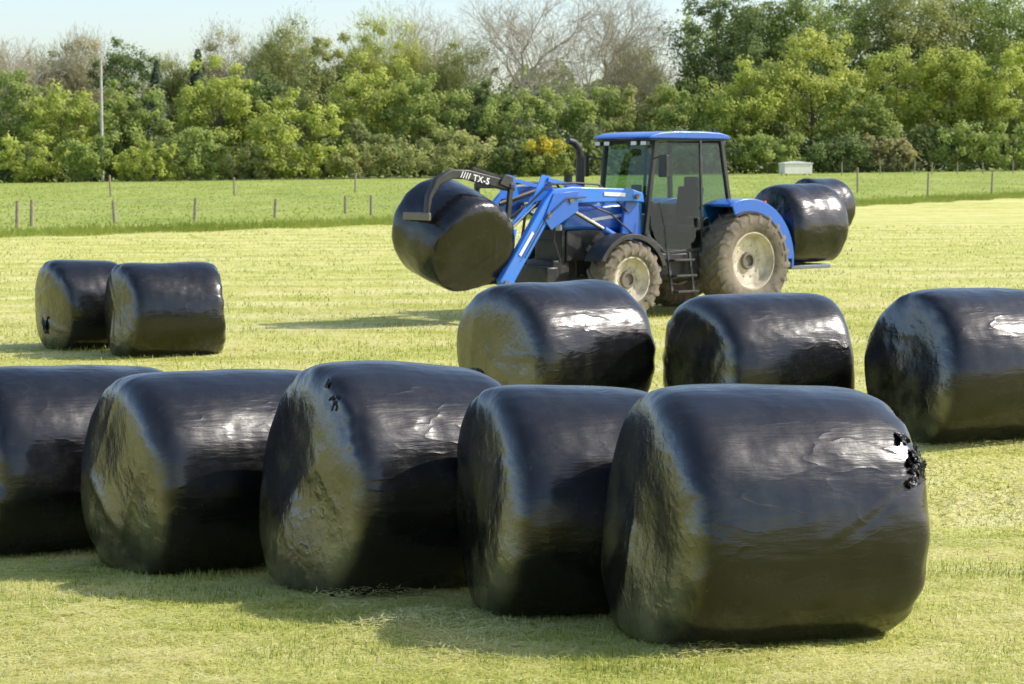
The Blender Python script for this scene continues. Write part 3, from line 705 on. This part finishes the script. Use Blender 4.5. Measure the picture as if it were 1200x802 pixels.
# rear carrier
b = MB()
for s in (1, -1): b.beam((-.98, s*.5, .55), (-.98, s*.5, 1.75), .09, .09); b.beam((-.3, s*.45, .62), (-.98, s*.45, .68), .06, .08)
b.box((-.98, 0, 1.70), (.09, 1.1, .09)); b.box((-.98, 0, .72), (.11, 2.0, .13)); b.beam((-.2, 0, 1.3), (-.98, 0, 1.6), .06, .06)
rc = b.build('rear_carrier', M['engine'], T, .01)
b = MB(); b.box((-1.52, .58, .745), (.98, 1.0, .07)); b.build('carrier_deck', M['carrier'], rc, .015)
for yy in (-1.0, -.45):
    b = MB(); b.beam((-1.0, yy, .72), (-3.85, yy, 1.24), .07, .07); b.build('carrier_tine', M['engine'], rc, .01)

p = tw(5.40, 0, 1.40); make_bale(p, R_(-53), .79, 1.36, 311, 'black wrapped bale held up in the front loader grab', TG, .09, R_(16), R_(14), ends=.06)
p = tw(-1.60, .62, .78+.69*KZ+.06); make_bale(p, R_(37), .72, 1.26, 322, 'black wrapped bale on the carrier right behind the tractor rear wheel', TG, ends=.2)
p = tw(-3.56, -.74, 1.20+.53*KZ+.08); make_bale(p, R_(37), .53, .94, 333, 'hindmost black wrapped bale at the tail of the tractor, half hidden', TG, ends=.2)

# ------------------------------------------------------------------ fences, pole, feeder
def fence(name, label, bases, hgt, wires):
    root = empty(name, bases[0]); tag(root, label, 'fence')
    o0 = Vector(bases[0])
    for k, p in enumerate(bases):
        p = Vector(p); q = p-o0; b = MB(); lean = random.uniform(-.05, .05); hh = hgt*random.uniform(.88, 1.1)
        b.tube([q+Vector((0, 0, -.2)), q+Vector((lean, 0, hh*.6)), q+Vector((lean*1.6, 0, hh))], [.085, .08, .075], 8); b.build('fence_post', M['post'], root)
    for z_ in wires:
        b = MB(); b.tube([Vector(p)-o0+Vector((0, -.08, z_)) for p in bases], .008, 4); b.build('wire', M['wire'], root)
    return root
fence('post_fence', 'row of short wooden posts along the far left edge of the mown field', [ground_at(u, v) for u, v in ((-40, 271), (20, 268), (37, 265), (135, 262), (228, 259), (322, 256), (405, 251), (435, 253), (500, 247))], 1.05, (.5, .95))
fence('post_fence', 'wooden post and wire fence on the right beyond the carried bales', [ground_at(u, v) for u, v in ((1005, 226), (1087, 230), (1162, 227), (1240, 224))], 1.9, (.9, 1.6))
fence('post_fence', 'distant posts in the pasture between the telegraph pole and the tractor', [ground_at(u, v) for u, v in ((130, 231), (275, 230), (416, 226), (520, 224))], 1.6, (.7, 1.3))
fence('post_fence', 'line of distant posts in front of the right hand trees', [at_depth(u, 255) for u in (985, 1030, 1070, 1090, 1120, 1150, 1185, 1220)], 1.7, (.7, 1.3))
p = at_depth(122, 286.5); root = empty('telegraph_pole', p); tag(root, 'tall pale wooden telegraph pole above the left hedge', 'pole')
b = MB(); b.tube([(0, 0, -.3), (0, 0, 9), (.05, 0, 17.6)], [.24, .21, .17], 10); b.build('pole', M['pole'], root)
b = MB(); b.tube([(.05, 0, 17.4), (.05, 0, 19.2)], .05, 6); b.build('pole_top', M['pole'], root)
b = MB(); b.box((.05, -.25, 17.0), (.5, .12, .14)); b.build('crossarm', M['pole'], root)
p = at_depth(931, 262); root = empty('stock_feeder', p, (0, 0, R_(18))); tag(root, 'small white boxy stock feeder in the pasture behind the rear bales', 'feeder')
b = MB(); b.box((0, 0, .85), (4.0, 1.8, 1.3)); b.build('body', M['hut'], root, .03)
b = MB(); b.prism([(-2.15, 1.52), (-2.1, 1.62), (0, 1.85), (2.1, 1.62), (2.15, 1.52)], -1.02, 1.02); b.build('roof', M['hutroof'], root, .02)
for sx in (-1.7, 1.7):
    for sy in (-.7, .7):
        b = MB(); b.box((sx, sy, .1), (.12, .12, .3)); b.build('leg', M['engine'], root)

# ------------------------------------------------------------------ trees
def unit(n, r):
    v = r.normal(size=(n, 3)); return v/np.linalg.norm(v, axis=1)[:, None]
def leaves(c, nrm, r, size, asp=.62):
    n = len(c); nrm = nrm/np.linalg.norm(nrm, axis=1)[:, None]
    t = unit(n, r); a = np.cross(nrm, t); a /= np.linalg.norm(a, axis=1)[:, None]+1e-9; bb = np.cross(nrm, a)
    s = (size*(.55+.9*r.random(n)))[:, None]
    return np.stack([c-a*s, c-bb*s*asp, c+a*s, c+bb*s*asp], 1).reshape(-1, 3)
def crown(hgt, hw, n, seed, kind):
    r = np.random.default_rng(seed)
    if kind == 'conifer':
        z = r.random(n)**1.3; nl = 11; lay = (np.floor(z*nl)+r.random(n)*.8)/nl
        a = np.floor(r.random(n)*9)/9*6.283+r.normal(size=n)*.18+np.floor(z*nl)*1.3
        rad = hw*(1.08-lay)**1.1*r.random(n)**.7*(.75+.5*np.sin(a*2.3+np.floor(z*nl)*2.1)**2)
        c = np.stack([rad*np.cos(a), rad*np.sin(a), hgt*(.04+.96*lay)-.30*rad+r.normal(size=n)*.12], 1)
        nrm = np.stack([np.cos(a), np.sin(a), np.ones(n)*.8], 1)+.6*unit(n, r)
        return leaves(c, nrm, r, .30), np.repeat(np.clip(.5+.22*r.normal(size=n), 0, 1), 4), None
    low = kind == 'bush'
    K = int(40+hw*hgt*.48) if not low else int(26+hw*5)
    d = unit(K, r); rad = .25+.75*r.random(K)**.5
    lob = 1+.24*sines(d, 2.2, seed+3)+.18*sines(d, 5, seed+4)
    cz, rz = (.52, .50) if not low else (.45, .52)
    cc = d*(rad*lob)[:, None]*np.array([hw*.92, hw*.7, hgt*rz*.9]); cc[:, 2] += hgt*cz
    cc[:, 2] = np.maximum(cc[:, 2], hgt*.06)
    rc = (.04+.12*r.random(K))*(hw*.6+hgt*.4)*.95
    k = r.integers(0, K, n); w = unit(n, r); w[:, 2] = w[:, 2]*.85+.18
    c = cc[k]+w*(rc[k]*(.3+.84*r.random(n)**.8))[:, None]*np.array([1, 1, .85])
    c += r.normal(size=(n, 3))*.24
    c[:, 2] = np.maximum(c[:, 2], .1)
    nrm = w+.5*unit(n, r)+np.array([.28, -.30, .28])
    ct = r.normal(size=K)*.15
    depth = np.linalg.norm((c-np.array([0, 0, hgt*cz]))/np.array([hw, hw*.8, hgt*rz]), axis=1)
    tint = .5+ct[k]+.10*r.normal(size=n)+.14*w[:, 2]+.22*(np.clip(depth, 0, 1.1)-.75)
    return leaves(c, nrm, r, .215), np.repeat(np.clip(tint, 0, 1), 4), cc
def trunk(hgt, hw, seed, cc, rad):
    r = random.Random(seed); b = MB()
    pts = [Vector((0, 0, -.3))]+[Vector((r.uniform(-.3, .3)*i*.25, r.uniform(-.3, .3)*i*.25, hgt*.7*i/5)) for i in range(1, 6)]
    b.tube(pts, [rad*(1-.16*i) for i in range(6)], 7)
    if cc is not None:
        for q in range(7):
            t = Vector(cc[r.randrange(len(cc))]); s = pts[r.randrange(1, 5)]
            if t.z < s.z: continue
            m_ = (s+t)/2+Vector((0, 0, -.06*hgt)); b.tube([s, m_, t], [rad*.45, rad*.3, rad*.12], 5)
    return b
def bare_tree(hgt, hw, seed, root, mat):
    r = random.Random(seed); tb = MB()
    pts = [Vector((0, 0, -.3)), Vector((.2, .1, hgt*.12)), Vector((r.uniform(-.3, .3), 0, hgt*.26)), Vector((r.uniform(-.5, .5), 0, hgt*.42))]
    tb.tube(pts, [.46, .40, .33, .27], 8); tb.build('trunk', mat, root)
    cb = MB()
    def grow(p, d, L, rad, lev):
        n = 3; path = [p]; dd = d.copy()
        for i in range(n):
            dd = (dd+Vector((r.gauss(0, .20), r.gauss(0, .20), r.gauss(.03, .14)))).normalized(); path.append(path[-1]+dd*L/n)
        rr = max(rad, .022); cb.tube(path, [rr, rr*.9, rr*.8, max(rr*.65, .018)], 5 if lev < 2 else 3)
        if lev >= 5: return
        nb = 3 if lev < 2 else (4 if lev == 2 else 3)
        for k in range(nb):
            t = path[-1] if k < 2 else path[r.choice((1, 2, 2))]
            ang = r.uniform(.35, .95); az_ = r.uniform(0, 6.283)
            o = dd.orthogonal().normalized(); o.rotate(Matrix.Rotation(az_, 3, dd))
            nd = (dd*math.cos(ang)+o*math.sin(ang)+Vector((0, 0, .10))).normalized()
            grow(t, nd, L*r.uniform(.60, .86), rad*.60, lev+1)
    for k in range(9):
        a = 6.283*k*.38+r.uniform(-.4, .4); s = r.uniform(.15, 1.2)*hw/hgt*1.6; f_ = k/8
        st = pts[1]+(pts[2]-pts[1])*(f_*2) if f_ < .5 else pts[2]+(pts[3]-pts[2])*(f_*2-1)
        grow(st, Vector((math.cos(a)*s, math.sin(a)*s, 1)).normalized(), hgt*.22, .22, 0)
    cb.build('crown', mat, root)
TGR = 'trees and shrubs of the hedgerow'
TREES = [ # u, vtop, halfwidth px, depth, kind, colour, label
 (30, 50, 54, 330, 'bare', None, 'hazy leafless tree at the top left corner of the treeline'),
 (-8, 58, 52, 338, 'twig', 'brown', 'hazy half-leafed tree cut by the left edge of the picture'),
 (70, 62, 54, 338, 'twig', 'olive', 'hazy olive tree behind the leafless tree left of the pole'),
 (104, 46, 52, 335, 'twig', 'brown', 'hazy brownish tree rising just left of the telegraph pole'),
 (154, 40, 42, 325, 'tree', 'dark', 'dark ivy-covered tree just right of the telegraph pole'),
 (187, 72, 28, 315, 'conifer', 'conifer', 'short dark conifer right of the telegraph pole'),
 (205, 62, 46, 340, 'twig', 'olive', 'thin olive tree between the short and the slim conifer'),
 (235, 58, 30, 325, 'conifer', 'conifer', 'slim dark conifer with its tip above the left treeline'),
 (275, 52, 56, 338, 'twig', 'brown', 'thin brownish tree right of the slim dark conifer'),
 (338, 34, 60, 330, 'twig', 'olive', 'thin olive tall tree between slim conifer and bare trees'),
 (395, 42, 60, 322, 'tree', 'olive', 'olive tree behind the rounded pale willow'),
 (455, 26, 64, 325, 'twig', 'yellow', 'tall yellow-green spring tree left of the big bare tree'),
 (500, 16, 60, 336, 'bare', None, 'leafless tree left of the two big bare trees'),
 (535, 50, 60, 322, 'twig', 'olive', 'olive tree touching the left side of the big bare tree'),
 (612, -24, 88, 318, 'bare', None, 'big leafless tree with pale twigs against the sky, above the loader'),
 (705, -6, 84, 322, 'bare', None, 'second leafless tree, right of the tallest bare one'),
 (745, 50, 50, 335, 'twig', 'olive', 'small thin olive tree above the front of the cab roof'),
 (838, -25, 58, 318, 'tree', 'dark', 'tall dark green tree where the right hand wood begins above the cab'),
 (895, -15, 60, 330, 'tree', 'dark', 'tall dark green tree right of the one where the wood begins'),
 (950, -45, 78, 325, 'tree', 'green', 'very tall green tree at the top edge of the picture right of the cab'),
 (1012, -35, 66, 332, 'tree', 'dark', 'tall dark tree between the two tallest trees of the right hand wood'),
 (1072, -50, 74, 322, 'tree', 'olive', 'tall olive tree cut by the top edge in the right hand wood'),
 (1125, -35, 66, 334, 'tree', 'dark', 'tall dark tree left of the top right corner'),
 (1180, -45, 78, 325, 'tree', 'green', 'tall green tree in the top right corner'),
 (1290, -20, 70, 320, 'tree', 'green', 'green tree beyond the right edge of the wood'),
 (-70, 70, 70, 320, 'tree', 'green', 'green tree beyond the left end of the hedge'),
 (15, 80, 66, 300, 'tree', 'green', 'mid green tree at the left edge of the hedge'),
 (36, 154, 50, 282, 'bush', 'bright', 'light green bush at the foot of the hedge near the left edge'),
 (75, 98, 54, 296, 'tree', 'bright', 'light green tree left of the pole behind the low bushes'),
 (108, 150, 42, 280, 'bush', 'green', 'small round green bush below the telegraph pole'),
 (158, 94, 56, 292, 'tree', 'green', 'mid green tree right of the pole under the dark conifer'),
 (180, 164, 44, 280, 'bush', 'bright', 'low light green bush right of the round bush below the pole'),
 (258, 74, 66, 296, 'tree', 'bright', 'large bright green dome-shaped tree under the slim conifer'),
 (232, 146, 46, 283, 'bush', 'green', 'low green bush at the foot of the bright dome-shaped tree'),
 (352, 110, 68, 284, 'bush', 'bright', 'rounded pale yellow-green willow with foliage to the ground'),
 (312, 86, 50, 300, 'tree', 'dark', 'darker green tree between the dome-shaped tree and the pale willow'),
 (300, 164, 44, 282, 'bush', 'olive', 'low olive bush left of the pale willow'),
 (428, 164, 42, 281, 'bush', 'olive', 'low olive shrub right of the pale willow'),
 (432, 68, 54, 300, 'tree', 'bright', 'bright green tree under the tall yellow-green one'),
 (492, 84, 60, 297, 'tree', 'green', 'broad green tree behind the trimmed rounded hedge'),
 (522, 150, 70, 281, 'bush', 'olive', 'broad trimmed olive hedge left of the yellow flowering bush'),
 (565, 90, 52, 300, 'tree', 'dark', 'dark green tree under the big bare tree'),
 (612, 100, 52, 294, 'tree', 'green', 'green tree right above the yellow flowering bush'),
 (600, 165, 42, 282, 'bush', 'dark', 'low dark bush between trimmed hedge and yellow flowering bush'),
 (640, 158, 46, 279, 'bush', 'gorse', 'green gorse bush with yellow flowers behind the loader'),
 (690, 92, 58, 297, 'tree', 'green', 'green tree behind the exhaust pipe'),
 (745, 96, 52, 300, 'tree', 'olive', 'light olive tree right above the cab roof'),
 (800, 90, 54, 296, 'tree', 'green', 'green tree over the rear of the cab roof'),
 (872, 64, 60, 292, 'tree', 'bright', 'bright green tree above the rear fender'),
 (948, 40, 66, 294, 'tree', 'yellow', 'big bright yellow-green tree above the white feeder'),
 (1006, 96, 50, 290, 'tree', 'green', 'green tree right of the big yellow-green one'),
 (1046, 54, 62, 298, 'tree', 'bright', 'bright tree in the middle of the right hand wood'),
 (1052, 155, 38, 280, 'bush', 'russet', 'dull olive-brown shrub low in the right hand wood'),
 (1112, 42, 60, 295, 'tree', 'bright', 'green tree left of the last tree on the right'),
 (1120, 140, 48, 281, 'bush', 'green', 'mid green shrub right of the olive-brown shrub'),
 (1188, 58, 58, 291, 'tree', 'bright', 'bright green tree at the right edge of the picture'),
 (1185, 142, 50, 280, 'bush', 'green', 'green shrub at the foot of the last tree on the right'),
 (900, 150, 50, 281, 'bush', 'green', 'low green shrub behind the white feeder'),
 (985, 150, 50, 282, 'bush', 'dark', 'low dark shrub right of the white feeder'),
 (820, 150, 54, 282, 'bush', 'dark', 'low dark shrub behind the tractor rear window'),
]
for i, (u, vt, hw, dep, kind, colr, lab) in enumerate(TREES):
    p = at_depth(u, dep); S = F/dep
    top = H+(198-vt)/S; hgt = top-p.z; hwm = hw/S
    bush = kind == 'bush'
    root = empty('shrub' if bush else ('conifer' if kind == 'conifer' else 'tree'), p, (0, 0, 0)); tag(root, lab, 'shrub' if bush else 'tree', TGR)
    if kind == 'bare':
        bare_tree(hgt*1.04, hwm, 500+i, root, M['twig']); continue
    n = int(min(max(hwm*hgt*102, 5000), 25000))
    if kind == 'twig':
        r = np.random.default_rng(900+i); V, tt, cc = crown(hgt, hwm, int(n*.55), 900+i, 'tree')
        n2 = n; c0 = cc[r.integers(0, len(cc), n2)]+r.normal(size=(n2, 3))*hwm*.16
        dv = c0-np.array([0, 0, hgt*.35]); dv /= np.linalg.norm(dv, axis=1)[:, None]; dv = dv+.6*unit(n2, r); sd_ = np.cross(dv, unit(n2, r)); sd_ /= np.linalg.norm(sd_, axis=1)[:, None]
        V2 = np.stack([c0-sd_*.03, c0+dv*.7-sd_*.02, c0+dv*.7+sd_*.02, c0+sd_*.03], 1).reshape(-1, 3)
        V = np.concatenate([V, V2]); tt = np.concatenate([tt, np.repeat(np.clip(.4+.2*r.normal(size=n2), 0, 1), 4)])
    else:
        V, tt, cc = crown(hgt, hwm, n, 900+i, kind)
    if colr == 'gorse':   # flowers only in one patch near the top
        ctr = V.reshape(-1, 4, 3).mean(1); near_ = np.exp(-((ctr[:, 0]+.2)/3.0)**2-((ctr[:, 2]-hgt*.75)/1.5)**2)
        rg = np.random.default_rng(4); tt = np.repeat(np.clip(.25+.12*rg.normal(size=len(ctr))+.9*near_*(rg.random(len(ctr)) < .75), 0, 1), 4)
    V[:, 2] = np.maximum(V[:, 2], .02)
    trunk(hgt, hwm, 40+i, cc, .12 if bush else .32).build('trunk', M['bark'], root)
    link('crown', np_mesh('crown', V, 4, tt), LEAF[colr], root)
r = np.random.default_rng(77); n = 70000
x = r.uniform(-125, 125, n); prof_h = 5.2+1.6*np.sin(x*.21)+1.1*np.sin(x*.53+1)+.8*np.sin(x*1.3)
z = prof_h*r.random(n)**.8; y = 290+r.uniform(-1, 1, n)*4*(1-.6*z/prof_h)+2*np.sin(x*.4)
c = np.stack([x, y, gzv(x, y)+z+.1], 1)
nrm = np.stack([r.normal(size=n)*.5+.3, -np.ones(n)*.5, r.normal(size=n)*.4+.5], 1)
tint = np.clip(.42+.2*np.sin(x*.9+z)+.12*r.normal(size=n), 0, 1)
tag(link('hedge_undergrowth', np_mesh('hedge_undergrowth', leaves(c, nrm, r, .31), 4, np.repeat(tint, 4)), LEAF['under']), 'dark tangled undergrowth filling the hedge along the far side', 'undergrowth', kind='stuff')
n = 110000; x = r.uniform(-150, 150, n); ph_ = 15.5+2.2*np.sin(x*.11+.5)+1.5*np.sin(x*.31)+1.2*np.sin(x*.9)+np.where(x > 30, 14, 0)
z = ph_*r.random(n)**.75; y = 345+r.uniform(-6, 6, n); c = np.stack([x, y, 1.2+z], 1)
nrm = np.stack([r.normal(size=n)*.6+.4, -np.ones(n)*.4, r.normal(size=n)*.5+.5], 1)
tint = np.clip(.40+.22*np.sin(x*.5+z*.7)+.14*r.normal(size=n), 0, 1)
tag(link('far_wood', np_mesh('far_wood', leaves(c, nrm, r, .42), 4, np.repeat(tint, 4)), LEAF['green']), 'dull green mass of woodland behind the front row of trees', 'wood', kind='stuff')
print('done')
